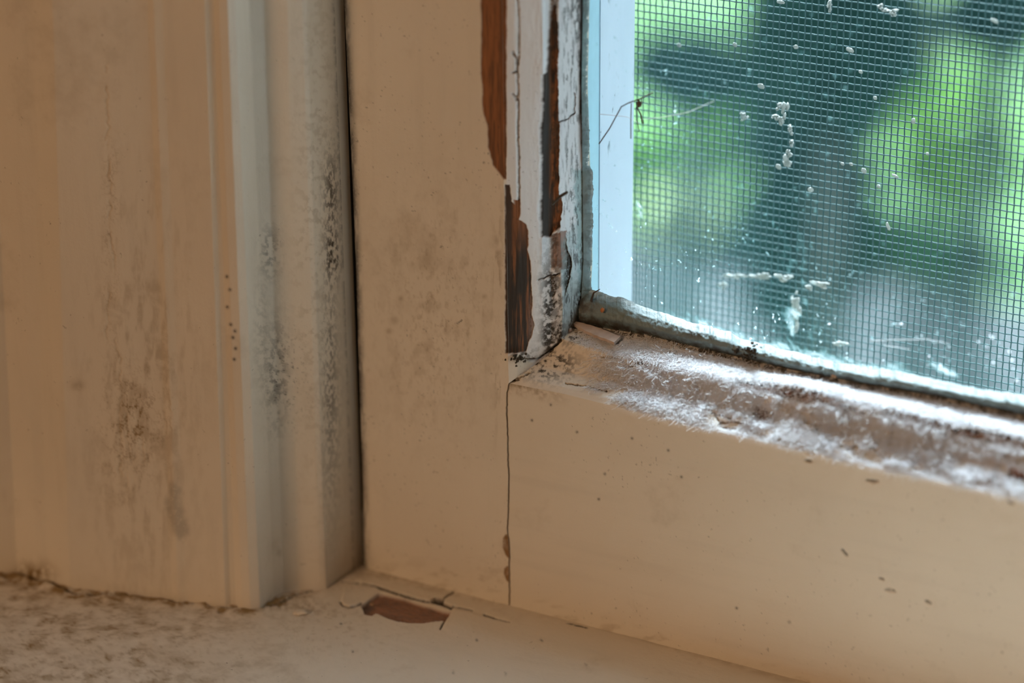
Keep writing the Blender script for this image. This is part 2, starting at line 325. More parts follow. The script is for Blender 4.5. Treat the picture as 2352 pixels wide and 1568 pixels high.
def stile_masks(X, Y, face):
    z = np.zeros_like(X); wood = poly(X, Y, WOOD_A, 1.2, 2.2, 5, 16); wb = poly(X, Y, WOOD_B, 1.2, 2.5, 6, 12)*(X > (1158 if face else 0))
    gr = poly(X, Y, GROOVE, 1.5, 3, 7, 8); dirt = z.copy(); stain = z.copy(); dark = z.copy(); teal = z.copy(); dust = z.copy()
    W = np.maximum(np.maximum(wood, wb), gr)
    dark = np.maximum(dark, gr*ss(1262, 1254, X)); dark = np.maximum(dark, wb*ss(1181, 1172, X+4*nz(X, Y, 20, 3))*.9); dark = np.maximum(dark, wb*ss(.28, .56, fbm(X/5, Y/80, 31))*ss(480, 600, Y)); dark = np.maximum(dark, wood*.45*ss(.5, .62, fbm(X/7, Y/160, 32)))
    dark = np.maximum(dark, gr*.9*ss(.5, .62, fbm(X/5, Y/45, 44)))
    cr = crack(X, Y, [(1187, -260), (1188, 0), (1191, 60), (1191, 120), (1188, 160), (1190, 240), (1188, 300), (1191, 360), (1191, 460)], 1.6, 8, 2.5)
    cr = np.maximum(cr, crack(X, Y, [(1177, 120), (1186, 138), (1186, 165), (1176, 168)], 2, 9)); cr = np.maximum(cr, crack(X, Y, [(1176, 215), (1188, 232), (1190, 244)], 1.5, 9))
    cr = np.maximum(cr, crack(X, Y, [(1284, 281), (1302, 274), (1318, 260), (1318, 215)], 1.5, 9)); cr = np.maximum(cr, .9*crack(X, Y, [(1198, 824), (1232, 826), (1262, 806), (1290, 780)], 2.5, 12, 2))
    cr = np.maximum(cr, poly(X, Y, [(1298, 560), (1312, 600), (1308, 640), (1296, 680), (1290, 655), (1294, 620)], 1.5, 2, 2)); cr = np.maximum(cr, crack(X, Y, [(1236, 644), (1262, 634), (1285, 630)], 2, 4))
    if not face:
        # weathered, flaking inner return
        fl = np.maximum(ss(.56, .68, fbm(X/3.2, Y/34, 21, 5))*.7, ss(.60, .68, fbm(X/6, Y/30, 22, 5))) * ss(1284, 1300, X+6*(nz(X, Y, 20, 2)-.5)); dirt = np.maximum(dirt, fl*.8)
        edge = ss(1326, 1332, X+4*(nz(X, Y, 18, 5)-.5))*ss(1344, 1338, X); dark = np.maximum(dark, edge*ss(430, 200, Y)); W = np.maximum(W, edge*ss(430, 200, Y)*.95)
        teal = np.maximum(teal, ss(1335, 1341, X+5*(nz(X, Y, 22, 15)-.5))*ss(.32, .5, nz(X, Y, 40, 16)+.15*(Y > 380)))
        teal = np.maximum(teal, .75*poly(X, Y, [(1318, 390), (1345, 385), (1352, 680), (1330, 700), (1322, 560)], 6, 8, 3)); 
        teal = np.maximum(teal, .45*poly(X, Y, [(1290, 560), (1330, 500), (1335, 760), (1290, 770)], 6, 8, 13))
        g = blob(X, Y, 1268, 700, 24, 110)*1.35+blob(X, Y, 1272, 780, 30, 40)+blob(X, Y, 1335, 700, 14, 55)*1.2+blob(X, Y, 1200, 815, 30, 14)*.9
        dirt = np.maximum(dirt, np.clip(g, 0, 1)*ss(.36, .55, nz(X, Y, 9, 23)))
        dirt = np.maximum(dirt, .7*ss(1258, 1266, X)*ss(1290, 1276, X)*ss(.4, .6, nz(X, Y, 14, 25))); dust = .35*blob(X, Y, 1232, 760, 14, 90)
        top = ss(1258, 1264, X)*ss(1284, 1278, X)*ss(140, 80, Y); W = np.maximum(W, top*ss(.42, .55, fbm(X/7, Y/18, 29))*.9); dark = np.maximum(dark, top*.6)
        W = np.maximum(W, .8*poly(X, Y, [(1265, 540), (1300, 530), (1296, 620), (1270, 615)], 2, 6, 18))
        dirt = np.maximum(dirt, .6*ss(.78, .86, nz(X, Y, 5, 61)))
        dirt = np.maximum(dirt, .5*ss(.80, .88, fbm(X/4, Y/9, 63))*ss(1240,1290,X))
    else:
        dirt = np.maximum(dirt, .55*blob(X, Y, 830, 1290, 30, 25)*nz(X, Y, 8, 2)); dirt = np.maximum(dirt, .75*ss(22, 2, X-ip(GAP_R, Y, 1))*ss(.25, .6, fbm(X/9, Y/40, 3)))
        stain = (.34*ss(.44, .70, fbm(X/26, Y/50, 31, 5))+.3*ss(.55, .72, fbm(X/5, Y/11, 34)))*blob(X, Y, 1000, 720, 130, 240)+.5*ss(.5, .62, fbm(X/10, Y/70, 33))*blob(X, Y, 1143, 700, 12, 260)
        stain = stain+.3*ss(.5, .7, fbm(X/30, Y/12, 37))*blob(X, Y, 1000, 1330, 220, 40)
        for cx, cy, r_ in ((905, 735, 9), (893, 760, 7), (920, 685, 7), (1112, 680, 7), (845, 850, 4), (1000, 760, 6), (1080, 870, 8)): stain = np.maximum(stain, .5*blob(X, Y, cx, cy, r_, r_))
        dirt = np.maximum(dirt, .8*crack(X, Y, [(1052, 742), (1060, 735)], 2)); dirt = np.maximum(dirt, .55*ss(.74, .82, nz(X, Y, 5.5, 77))*ss(.4, .6, nz(X, Y, 80, 78)))
        for q in ([(1155, 1236), (1160, 1228), (1170, 1226), (1170, 1284), (1162, 1276), (1154, 1256)], [(1158, 1306), (1164, 1300), (1171, 1300), (1171, 1340), (1163, 1333), (1157, 1318)]):
            m = poly(X, Y, q, 1.2, .5, 3); stain = np.maximum(stain, m); W = np.maximum(W, m*.35)
    dirt = np.maximum(dirt, cr)
    return {'wear': A4(W, np.clip(dirt, 0, 1), np.clip(stain, 0, 1), 0.0 if face else .85*ss(0, 6, X-1160)*(1-poly(X, Y, [(1150, 822), (1192, 812), (1225, 835), (1172, 885), (1150, 885)], 3, 3, 4)*.9)), 'coat': A4(dust, teal, dark)}, W, cr
b = Bag()
# face of the stile
n1, n2 = 620, 170
V_ = np.linspace(0, 1, n1)[:, None]; U_ = np.linspace(0, 1, n2)[None, :]; U_ = 1-(1-U_)**1.35
yb = ip([(833, 1318), (1172, 1396)], 0, 0)
rx = lambda yy: np.where(yy < 880, ip(K0, np.minimum(yy, 880), 1), ip(JOINT, yy, 1)-1.9+1.2*(fbm(yy/6, yy*0, 91)-.5)*2)
yt = TOPY + (1395-TOPY)*V_; Y = yt + 0*U_
lx = ip(GAP_R, Y, 1); X = lx+(rx(Y)-lx)*U_
Y = np.minimum(Y, 1320+(X-833)*.2226)
att, W, cr = stile_masks(X, Y, True)
P = hity(X, Y, 0*X); P[..., 1] += .00035*W + .0012*cr + .0006*ss(10, 0, X-lx)**2 + .00012*(nz(X, Y, 60, 4)-.5)
P, att = extend(P, att, row=(0, 0, .45)); b.grid(P, att, back=('y', .030))
# moulded edge of the stile
X, Y, D = profile_grid(K, 700, (14, 30, 16, 12, 34, 8), 1)
att, W, cr = stile_masks(X, Y, False)
D2 = D+.0005*poly(X, Y, GROOVE, 2, 3, 7, 8)+.0004*W+.0012*cr+.0005*(fbm(X/10, Y/40, 50)-.5)*ss(1200, 1260, X)+.0003*att['wear'][..., 1]*(nz(X, Y, 6, 51)-.5)*2
P = hity(X, Y, D) + np.array([0, 1, 0])*(D2-D)[..., None]
P, att = extend(P, att, row=(0, 0, .45)); STP = P; b.grid(P, att, back=('y', .0167))
stile = b.build('stile', M_V, SASH); tag(stile, 'upright member of the sash with flaking white paint and bare brown wood on its inner edge')

# bottom rail
def rail_masks(X, Y, face):
    z = np.zeros_like(X); W = z.copy(); dirt = z.copy(); stain = z.copy(); dark = z.copy(); dust = z.copy(); teal = z.copy(); cr = z.copy()
    if face:
        stain = .8*ss(26, 0, Y-(885+(X-1170)*.222))*ss(1330, 1200, X)*ss(.3, .6, nz(X, Y, 9, 3)); dirt = .7*blob(X, Y, 1240, 872, 60, 14)*ss(.35, .6, nz(X, Y, 7, 5))
        stain = stain + .32*ss(.5, .75, fbm(X/40, Y/12, 35))*ss(34, 0, (1376+(X-1170)*.282)-Y)
        for a in ([(2035, 1354), (2053, 1357)], [(2128, 1380), (2136, 1385)], [(1814, 1024), (1840, 1030)], [(1855, 1038), (1868, 1042)], [(1850, 1058), (1862, 1060)], [(1990, 1103), (2015, 1105)], [(2315, 1152), (2325, 1155)], [(1935, 1262), (1945, 1275)], [(2021, 1328), (2028, 1330)]):
            cr = np.maximum(cr, crack(X, Y, a, 3.5, 6, 2))
        for cx, cy in ((1265, 929), (1325, 992), (1389, 1088), (1375, 1146), (1535, 1034), (1452, 1006), (1692, 1396), (1813, 1428), (1565, 1095), (1222, 965)): dirt = np.maximum(dirt, .9*blob(X, Y, cx, cy, 3, 3))
        dirt = np.maximum(dirt, .8*cr+.5*ss(.76, .84, nz(X, Y, 5.5, 87))*ss(.45, .6, nz(X, Y, 90, 88))); cr = cr*.3
        top = Y-ip(RL[0][0], X, 0); dust = .5*ss(16, 0, top)*ss(1330, 1480, X)
    else:
        E = [[(1688, 866), (1702, 876), (1850, 893), (1902, 905), (1935, 920), (1958, 936), (1992, 946), (1984, 955), (1930, 936), (1850, 924), (1780, 906), (1700, 892)],
             [(2018, 942), (2080, 950), (2165, 970), (2188, 985), (2160, 986), (2090, 966), (2040, 956)], [(2180, 978), (2352, 1004), (2560, 1050), (2560, 1080), (2352, 1034), (2250, 1012), (2190, 996)],
             [(2316, 1070), (2352, 1078), (2360, 1105), (2310, 1100)]]
        for i, e in enumerate(E): W = np.maximum(W, poly(X, Y, e, 1.5, 3, 40+i, 9))
        hole = poly(X, Y, [(1725, 945), (1735, 930), (1755, 935), (1782, 948), (1766, 970), (1745, 976), (1730, 965)], 2, 3, 4, 8); W = np.maximum(W, hole); dark = np.maximum(dark, .75*hole)
        dark = np.maximum(dark, .75*W*ss(.45, .6, fbm(X/22, Y/6, 46)))
        for p_, w_ in (([(1689, 866), (1702, 875), (1850, 892), (1902, 904), (1940, 922), (1962, 940)], 4), ([(1870, 935), (1960, 950), (1990, 955), (1998, 940)], 3), ([(2020, 941), (2080, 948), (2165, 969)], 3), ([(2184, 978), (2250, 988), (2352, 1004)], 5),
                      ([(2192, 985), (2185, 1000), (2168, 1018), (2162, 1050), (2161, 1072)], 2.5), ([(1300, 880), (1340, 886), (1394, 898)], 2), ([(1385, 820), (1410, 822), (1430, 828)], 4), ([(1440, 842), (1462, 836), (1478, 824)], 4),
                      ([(1630, 926), (1632, 948), (1682, 961)], 2.5), ([(1520, 802), (1560, 815), (1608, 826)], 3), ([(1612, 852), (1626, 857)], 3), ([(1590, 896), (1587, 915)], 2.5), ([(2050, 958), (2052, 985), (2044, 1000)], 2.5), ([(1718, 903), (1750, 910)], 3), ([(1169, 880), (1215, 857)], 4), ([(1198, 824), (1232, 826), (1262, 806), (1290, 780)], 3), ([(1560, 795), (1640, 815), (1700, 826)], 5)):
            cr = np.maximum(cr, crack(X, Y, p_, w_*.45, int(p_[0][0]), 5))
        back_ = ip(RL[5][0], X, 0); front = ip(RL[0][0], X, 0); ridge = ip(RL[4][0], X, 0); l2 = ip(RL[2][0], X, 0)
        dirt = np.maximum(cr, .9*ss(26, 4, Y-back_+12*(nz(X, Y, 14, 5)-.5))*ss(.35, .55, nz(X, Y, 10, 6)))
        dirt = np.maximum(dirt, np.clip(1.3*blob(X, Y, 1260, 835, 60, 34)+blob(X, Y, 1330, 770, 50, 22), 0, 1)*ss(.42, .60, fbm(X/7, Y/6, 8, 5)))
        d1 = ss(6, 24, Y-back_)*ss(6, -4, Y-ridge); far = ss(1290, 1470, X)
        dust = d1*far*(.55+.45*ss(.3, .6, fbm(X/28, Y/7, 12)))
        low = ss(0, 10, Y-ridge)*ss(-8, -22, Y-front)*ss(1330, 1480, X)
        dust = np.maximum(dust, low*ss(.38, .52, fbm(X/34, Y/15, 14)+.10*ss(0, -25, Y-l2)))
        dust = np.maximum(dust, .75*ss(-14, -3, Y-front)*ss(1380, 1560, X)); dust = dust*(1-.8*W)*(1-cr)
        teal = z
    return {'wear': A4(W, np.clip(dirt, 0, 1), np.clip(stain, 0, 1), 0.0 if face else .30*ss(1330, 1500, X)*ss(.40, .56, fbm(X/30, Y/14, 19)+.2*ss(0, -30, Y-ip(RL[3][0], X, 0)))), 'coat': A4(np.clip(dust, 0, 1), teal, dark)}, W, cr
b = Bag(); n1, n2 = 230, 560
Vv = np.linspace(0, 1, n1)[:, None]; xr = np.concatenate([np.linspace(0, 500, 260)[:-1], np.linspace(500, 1400, 300)])[None, :]
top0 = ip(RL[0][0], xr+1171, 0); bot = 1404+xr*.295; Y = top0+(bot-top0)*Vv
X = 1171+xr + (ip(JOINT, Y, 1)+2.0+1.2*(fbm(Y/6, Y*0, 91)-.5)*2-1171)*np.exp(-xr/12)
att, W, cr = rail_masks(X, Y, True); P = hity(X, Y, 0*X); P[..., 1] += .0010*cr+.00015*(nz(X, Y, 60, 9)-.5)
P, att = extend(P, att, col=(.28, 0, 0)); b.grid(P, att, back=('y', .030))
X, Y, D = profile_grid(RL, 820, (9, 26, 20, 8, 30, 7), 0)
att, W, cr = rail_masks(X, Y, False)
front_ = ip(RL[0][0], X, 0); vv_ = Y-front_
f1, f2, cid = worley(X/85+.25*(fbm(X/30, Y/20, 5)-.5), vv_/34+.6*(fbm(X/22, Y/12, 6)-.5), 17)
zone = ss(1400, 1450, X)*ss(0, 6, Y-ip(RL[4][0], X, 0))*ss(-6, -14, vv_)
PL_miss = zone*(cid > .66); plc = zone*ss(.075, .02, f2-f1)*ss(.35, .5, nz(X, Y, 45, 7)); cr = np.maximum(cr, plc*.8)
att['wear'][..., 1] = np.maximum(att['wear'][..., 1], plc*.55); att['wear'][..., 2] = np.maximum(att['wear'][..., 2], PL_miss*.22)
att['wear'][..., 3] *= 1-PL_miss; att['coat'][..., 0] *= 1-.75*PL_miss*ss(.3, .55, nz(X, Y, 9, 31))
l2 = ip(RL[2][0], X, 0)
chunk = PL_miss
D2 = D+.0006*W+.0012*cr+.0004*chunk
P = hity(X, Y, D); P[..., 1] += D2-D; P[..., 2] += -.0006*W-.0008*cr-.0003*chunk+.0002*(fbm(X/60, Y/10, 73)-.5)+.00035*(nz(X, Y, 5, 74)-.5)*att['coat'][..., 0]
RAILP, RAILX, RAILY = P.copy(), X, Y; RAILD = att['coat'][..., 0].copy()
P, att = extend(P.transpose(1, 0, 2), {k: a.transpose(1, 0, 2) for k, a in att.items()}, col=(.28, 0, 0)); b.grid(P, att, back=('y', .0166), flip=True)
rail = b.build('bottom_rail', M_H, SASH); tag(rail, 'lower horizontal member of the sash with dusty cracked paint along its moulded top')

# putty along pane: foot and upright
b = Bag(); n = 900; PX = np.linspace(1330, 2560, n)
pb = ip([(1330, 742), (1345, 748), (1481, 770), (1560, 790), (1660, 812), (1812, 848), (1980, 881), (2177, 916), (2352, 955), (2560, 1002)], PX, 0)
pt = ip([(1330, 668), (1345, 664), (1380, 672), (1435, 687), (1500, 712), (1560, 733), (1610, 747), (1680, 762), (1700, 778), (1800, 801), (1900, 828), (1980, 843), (2060, 853), (2150, 873), (2250, 893), (2352, 908), (2560, 945)], PX, 0)
pt = pt+9*(fbm(PX/26, PX*0, 3)-.5)+3*(fbm(PX/8, PX*0, 4)-.5)
rows = [(0, .0145), (.12, .0131), (.3, .0125), (.5, .0129), (.68, .0137), (.82, .0147), (.93, .0155), (1, .0160)]
tt = np.linspace(0, 1, 26); yy = np.interp(tt, [r_[0] for r_ in rows], [r_[1] for r_ in rows])
X = np.broadcast_to(PX[:, None], (n, 26)); Y = pb[:, None]+(pt-pb)[:, None]*tt; D = np.broadcast_to(yy, (n, 26))
P = hity(X, Y, D); P[..., 1] += (.0006*(nz(X, Y, 13, 60)-.5)+.0004*(nz(X, Y, 5, 61)-.5))*np.sin(np.pi*np.clip(tt, .05, 1))
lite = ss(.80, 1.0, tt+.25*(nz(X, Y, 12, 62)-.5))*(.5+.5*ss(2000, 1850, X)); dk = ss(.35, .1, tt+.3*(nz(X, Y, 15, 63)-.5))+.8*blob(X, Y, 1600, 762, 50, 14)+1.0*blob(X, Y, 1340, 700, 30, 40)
att = {'wear': A4(0*X, 0*X, 0*X), 'coat': A4(lite, 0*X, np.clip(dk, 0, 1))}
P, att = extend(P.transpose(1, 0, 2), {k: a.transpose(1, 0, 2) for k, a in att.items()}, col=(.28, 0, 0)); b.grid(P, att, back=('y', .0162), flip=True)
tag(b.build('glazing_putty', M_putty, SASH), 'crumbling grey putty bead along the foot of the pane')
b = Bag(); n = 500; PY = np.linspace(TOPY, 700, n)
l_ = ip([(1338, TOPY), (1339, 0), (1336, 200), (1338, 400), (1340, 600), (1334, 700)], PY, 1); r_ = ip([(1351, TOPY), (1352, 0), (1347, 170), (1352, 300), (1352, 380), (1362, 400), (1359, 560), (1356, 640), (1362, 700)], PY, 1)+6*(fbm(PY/14, PY*0, 5)-.5)+4*(fbm(PY/4, PY*0, 6)-.5)
tt = np.linspace(0, 1, 9); Y = np.broadcast_to(PY[:, None], (n, 9)); X = l_[:, None]+(r_-l_)[:, None]*tt; D = .0141+.0019*tt+0*X
P = hity(X, Y, D); P[..., 1] -= .0004*np.sin(np.pi*tt)*nz(X, Y, 10, 7)
att = {'wear': A4(0*X, 0*X, 0*X), 'coat': A4(ss(.8, 1, tt+.3*(nz(X, Y, 9, 64)-.5))*.7, 0*X, .5*ss(.45, .6, nz(X, Y, 20, 65)))}
P, att = extend(P, att, row=(0, 0, .45)); b.grid(P, att, back=('y', .0162))
tag(b.build('glazing_putty', M_putty, SASH), 'thin teal-grey putty line up the side of the pane')

# pane
gx0 = hity(1345, 400, .017)[0]-.004; gz0 = min(hity(1345, 740, .017)[2], hity(2560, 1000, .017)[2])-.004; gx1 = gx0+.40; gz1 = .66
b = Bag(); gx = np.linspace(gx0, gx0+.17, 260); gz = np.linspace(gz0+.13, gz0, 200); XX, ZZ = np.meshgrid(gx, gz)
P = np.stack([XX, 0*XX+.0163, ZZ], -1); px, py = project(P)
pt2 = ip([(1330, 668), (1435, 687), (1560, 733), (1700, 778), (1900, 828), (2060, 853), (2250, 893), (2560, 945)], px, 0)
up_ = pt2-py
film = .014+.016*ss(260, 20, up_)+.028*ss(1950, 1450, px)*(.5+.5*ss(100, 400, py))
spk = .25+.9*ss(330, 30, up_)+.5*blob(px, py, 1560, 200, 130, 140)
smear = .32*ss(20, 2, up_+16*(fbm(px/22, py/7, 83)-.5)*2)*ss(1500, 1600, px)*ss(.38, .55, fbm(px/26, py/6, 84))*ss(2150, 2000, px)+.4*poly(px, py, [(2130, 835), (2160, 836), (2205, 862), (2175, 860)], 2, 5, 8, 9)
smear = smear+.38*ss(.42,.55,fbm(px/5, py/9, 86))*poly(px, py, [(1460, 464), (1468, 462), (1476, 480), (1474, 492), (1460, 495)], 1, 8, 8, 5)+.35*ss(.62, .7, fbm(px/14, py/30, 85))*blob(px, py, 1830, 720, 26, 110)
sm2 = .5*crack(px, py, [(1600, 318-20), (1500, 272), (1470, 275)], 1, 5, 2)*0
att = {'wear': A4(0*px, 0*px, 0*px), 'coat': A4(np.clip(film, 0, 1), np.clip(spk, 0, 1), np.clip(smear, 0, .8))}
P, att2 = extend(P, att, row=(0, 0, .45), col=(.24, 0, 0))
for k in att2: att2[k][0] = att2[k][1]; att2[k][:, -1] = att2[k][:, -2]
b.grid(P, att2)
pane = b.build('pane', M_glass, SASH); tag(pane, 'old window glass hazed with dust and specks')
# rest of the sash, outside the frame of the photograph
box('stile', M_V, (gx0+.40, gx0+.44, 0, .030, -.002, .66), SASH); box('top_rail', M_H, (gx0-.03, gx0+.44, 0, .030, .55, .60), SASH)

# ------------------------------------------------------------------ outer jamb, sill outside, screen
xj = hity(1356, 400, .019)[0]; YS = .019
for k in range(60):                         # depth at which the jamb's far edge meets pixel column 1452
    YS += .0005
    if project(np.array([xj-.0002, YS, hity(1452, 400, YS)[2]]))[0] >= 1452: break
xl = hity(800, 400, 0)[0]
b = Bag(); jx = xj
box_bag(b, xl-.03, jx, .0305, YS, -.05, .66); box_bag(b, jx-.012, jx, .0233, .0305, -.01, .66)
o = b.build('trim_3', M_outer); o['kind'] = 'structure'
b = Bag(); box_bag(b, jx-.0141, jx-.0002, .0169, .0232, -.01, .66); o = b.build('trim_4', M_cyan); o['kind'] = 'structure'
box('trim_5', M_outer, (xl-.03, gx0+.5, .0305, .13, -.06, -.012), kind='structure')
SCR = empty('insect_screen', (jx, YS+.004, 0)); tag(SCR, 'dark fine-mesh insect screen standing just outside the dusty pane', 'window screen')
def sbox(name, dims): 
    o = box(name, M_outer, dims); o.parent = SCR; o.matrix_parent_inverse = Matrix.Translation(-Vector(SCR.location)); return o
sy0, sy1 = YS+.012, YS+.016
zb = min(hity(1452, 790, YS+.013)[2], hity(2352, 925, YS+.013)[2])-.012
sbox('frame', (jx-.022, jx-.0085, YS+.0006, sy1+.001, -.011, .40)); sbox('frame', (jx+.265, jx+.28, sy0-.001, sy1+.001, -.011, .40))
sbox('frame', (jx-.0085, jx+.265, YS+.0006, sy1+.001, .385, .40)); fr = sbox('frame', (jx-.0085, jx+.265, YS+.0006, sy1+.001, -.011, max(zb, -.004)))
# woven netting: every wire a tube that passes over and under its neighbours
b = Bag(); ph, pv, wr = .00143, .00158, .000155; x_a, x_b, z_a, z_b = jx-.009, jx+.235, max(zb, -.004)-.001, .24; ym = (sy0+sy1)/2
def batch(P, r, n=4):                       # P: wires x points x 3
    m, k, _ = P.shape; T = np.gradient(P, axis=1); T /= np.linalg.norm(T, axis=2)[..., None]
    A = np.broadcast_to(np.array([0, 1., 0]), T.shape); B = np.cross(T, A); B /= np.linalg.norm(B, axis=2)[..., None]; A = np.cross(B, T)
    an = np.arange(n)*2*math.pi/n; Vx = P[:, :, None]+r*(np.cos(an)[None, None, :, None]*A[:, :, None]+np.sin(an)[None, None, :, None]*B[:, :, None])
    idx = np.arange(m*k*n).reshape(m, k, n); q = np.stack([idx[:, :-1], np.roll(idx, -1, 2)[:, :-1], np.roll(idx, -1, 2)[:, 1:], idx[:, 1:]], -1).reshape(-1, 4)
    b.add(Vx.reshape(-1, 3), q.tolist())
nx = int((x_b-x_a+.008)/ph); nzv = int((z_b-z_a)/pv)
I, J = np.meshgrid(np.arange(nx), np.arange(nzv), indexing='ij'); sag = .0006*np.sin(J/9.)*0
jit = .00006*(fbm(I/2., J/30., 5, 2)-.5)*2
P = np.stack([x_a+I*ph+jit, ym+.00013*np.where((I+J) % 2 == 0, 1, -1), z_a+J*pv], -1); batch(P, wr)
jit = .00006*(fbm(I/30., J/2., 6, 2)-.5)*2
P = np.stack([x_a+I*ph, ym-.00013*np.where((I+J) % 2 == 0, 1, -1), z_a+J*pv+jit], -1).transpose(1, 0, 2); batch(P, wr)
net = b.build('netting', M_wire); net.parent = SCR; net.matrix_parent_inverse = Matrix.Translation(-Vector(SCR.location))

# ------------------------------------------------------------------ trim_1: moulded casing left of the sash
CB = [(-240, 1312), (-60, 1314), (0, 1316), (40, 1316), (85, 1328), (110, 1333), (160, 1351), (300, 1366), (395, 1375), (410, 1380), (430, 1381), (480, 1388), (518, 1394), (530, 1392), (542, 1393), (556, 1399), (575, 1401), (598, 1398), (610, 1388), (630, 1370), (652, 1360), (684, 1354), (735, 1353), (750, 1351), (753, 1346)]
CT = [-300, -120, -55, -25, 35, 70, 120, 250, 338, 352, 372, 430, 470, 482, 490, 502, 522, 540, 552, 572, 605, 660, 694, 704, 707]
xs = []; bx = np.array([c[0] for c in CB], float); by = np.array([c[1] for c in CB], float)
par = np.concatenate([[0], np.cumsum(np.hypot(np.diff(bx), np.diff(by)))]); q = np.linspace(0, par[-1], 420)
BX, BY, TX = np.interp(q, par, bx), np.interp(q, par, by), np.interp(q, par, CT)
def sill_hit(px, py):
    a, c = hity(833, 1303, 0), hity(1830, 1560, 0); s = (c[2]-a[2])/(c[0]-a[0]); d = ray(px, py)
    t = (a[2]+s*(CAM[0]-a[0])-CAM[2])/(d[..., 2]-s*d[..., 0]); return CAM+d*t[..., None]
Pb = sill_hit(BX, BY); Rb = sill_hit(np.linspace(753, 815, 45), np.linspace(1346, 1304, 45)); RTx = np.linspace(707, 768, 45)
Pb = np.concatenate([Pb, Rb[1:]]); TX = np.concatenate([TX, RTx[1:]])
Pt = hity(TX, 0*TX, Pb[:, 1]); vv = np.linspace(-.17, 1.01, 620)[::-1][:, None, None]
P = Pb[None]+(Pt-Pb)[None]*0
P = Pt[None]*(1-vv)+Pb[None]*vv if False else Pt[None]+(Pb-Pt)[None]*np.linspace(-.17, 1.015, 620)[:, None, None]
X, Y = project(P)
craze = np.maximum(ss(.040, .010, np.abs(fbm(X/15, Y/22, 91)-.5)), ss(.07, .02, (lambda q: q[1]-q[0])(worley(X/17+fbm(X/9, Y/9, 4), Y/24+fbm(X/9, Y/9, 5), 8)))*ss(.45, .6, nz(X, Y, 26, 92)))*np.clip(blob(X, Y, 290, 1010, 55, 130)+.6*blob(X, Y, 255, 500, 20, 260)+.5*blob(X, Y, 340, 950, 60, 90), 0, 1)
black = np.clip(1.0*blob(X, Y, 765, 590, 16, 50)+.85*blob(X, Y, 760, 450, 18, 110)+.5*blob(X, Y, 758, 800, 16, 200)+.35*blob(X, Y, 762, 1000, 22, 200), 0, 1)*ss(.40, .60, fbm(X/4, Y/10, 2, 5))
grey = .75*blob(X, Y, 620, 580, 22, 55)*ss(.42, .62, fbm(X/9, Y/11, 3, 5))+.8*blob(X, Y, 635, 860, 26, 110)*ss(.42, .62, fbm(X/8, Y/12, 4, 5))+.7*ss(.66, .74, nz(X, Y, 4.5, 41))*blob(X, Y, 660, 870, 50, 110)+.3*blob(X, Y, 600, 760, 16, 120)*ss(.4, .6, nz(X, Y, 8, 5))
grey = grey+.5*poly(X, Y, [(375, 1170), (392, 1110), (415, 1120), (420, 1180), (432, 1225), (415, 1235), (395, 1205)], 10, 12, 5, 25)*.8
spots = sum(.9*blob(X, Y, cx, cy, 4, 4) for cx, cy in ((521, 635), (530, 745), (540, 760), (535, 775), (528, 665), (541, 800), (522, 705), (538, 825)))
crk = 0*X
for k, (x0, y0, y1) in enumerate(((243, 120, 460), (250, 300, 640), (268, 740, 1120), (285, 880, 1160), (305, 880, 1130), (320, 900, 1080), (275, 960, 1180), (335, 1000, 1130), (245, 640, 800), (390, 880, 1020))):
    jx_ = 9*(fbm(Y/60+k*7, Y*0+k, 9)-.5)*2+7*(fbm(Y/14, Y*0+k*3, 10)-.5)*2
    crk = np.maximum(crk, .32*ss(3.4, 1.0, np.abs(X-x0-(Y-y0)*.03-jx_))*ss(y0, y0+40, Y)*ss(y1, y1-40, Y)*ss(.35, .6, nz(X, Y, 30, 11+k)))
gap_edge = .8*ss(14, 2, (TX[None]+(Pb[:, 1]*0)[None])*0+np.abs(X-(772+Y*.0365)))*ss(.3, .6, nz(X, Y, 9, 6))
dirt = np.clip(black+grey*.8+spots+gap_edge*.6, 0, 1)
stain = np.clip(.9*ss(16, 0, ip([(-300, 1335), (0, 1326), (40, 1318), (120, 1345), (165, 1361), (274, 1368), (373, 1372), (417, 1383), (490, 1390), (603, 1397), (676, 1370), (753, 1350)], X, 0)-Y)*ss(440, 60, X)*.5
        +1.0*blob(X, Y, 80, 1316, 40, 24)*ss(.2, .5, nz(X, Y, 10, 7))+.45*blob(X, Y, 178, 885, 16, 12)+.45*blob(X, Y, 640, 1268, 7, 10)+crk*.8+.6*craze+.45*ss(.42, .70, fbm(X/14, Y/60, 8))*blob(X, Y, 330, 900, 110, 420)+.3*ss(.5, .65, nz(X, Y, 11, 9))*blob(X, Y, 730, 500, 50, 600), 0, 1)
P[..., 1] += .0005*crk
att = {'wear': A4(0*X, dirt, stain), 'coat': A4(0*X, 0*X, 0*X)}
P, att = extend(P, att, row=(0, 0, .45)); b = Bag(); b.grid(P, att, back=('y', .0025))
cas = b.build('trim_1', M_C); cas['kind'] = 'structure'; cas['label'] = 'fluted window casing with mould spots and cracked cream paint'
# jamb behind the gap, coloured near-black for the shade in there
box('trim_6', M_gap_shade, (xl-.06, xl+.006, .0302, .06, -.02, .66), kind='structure')

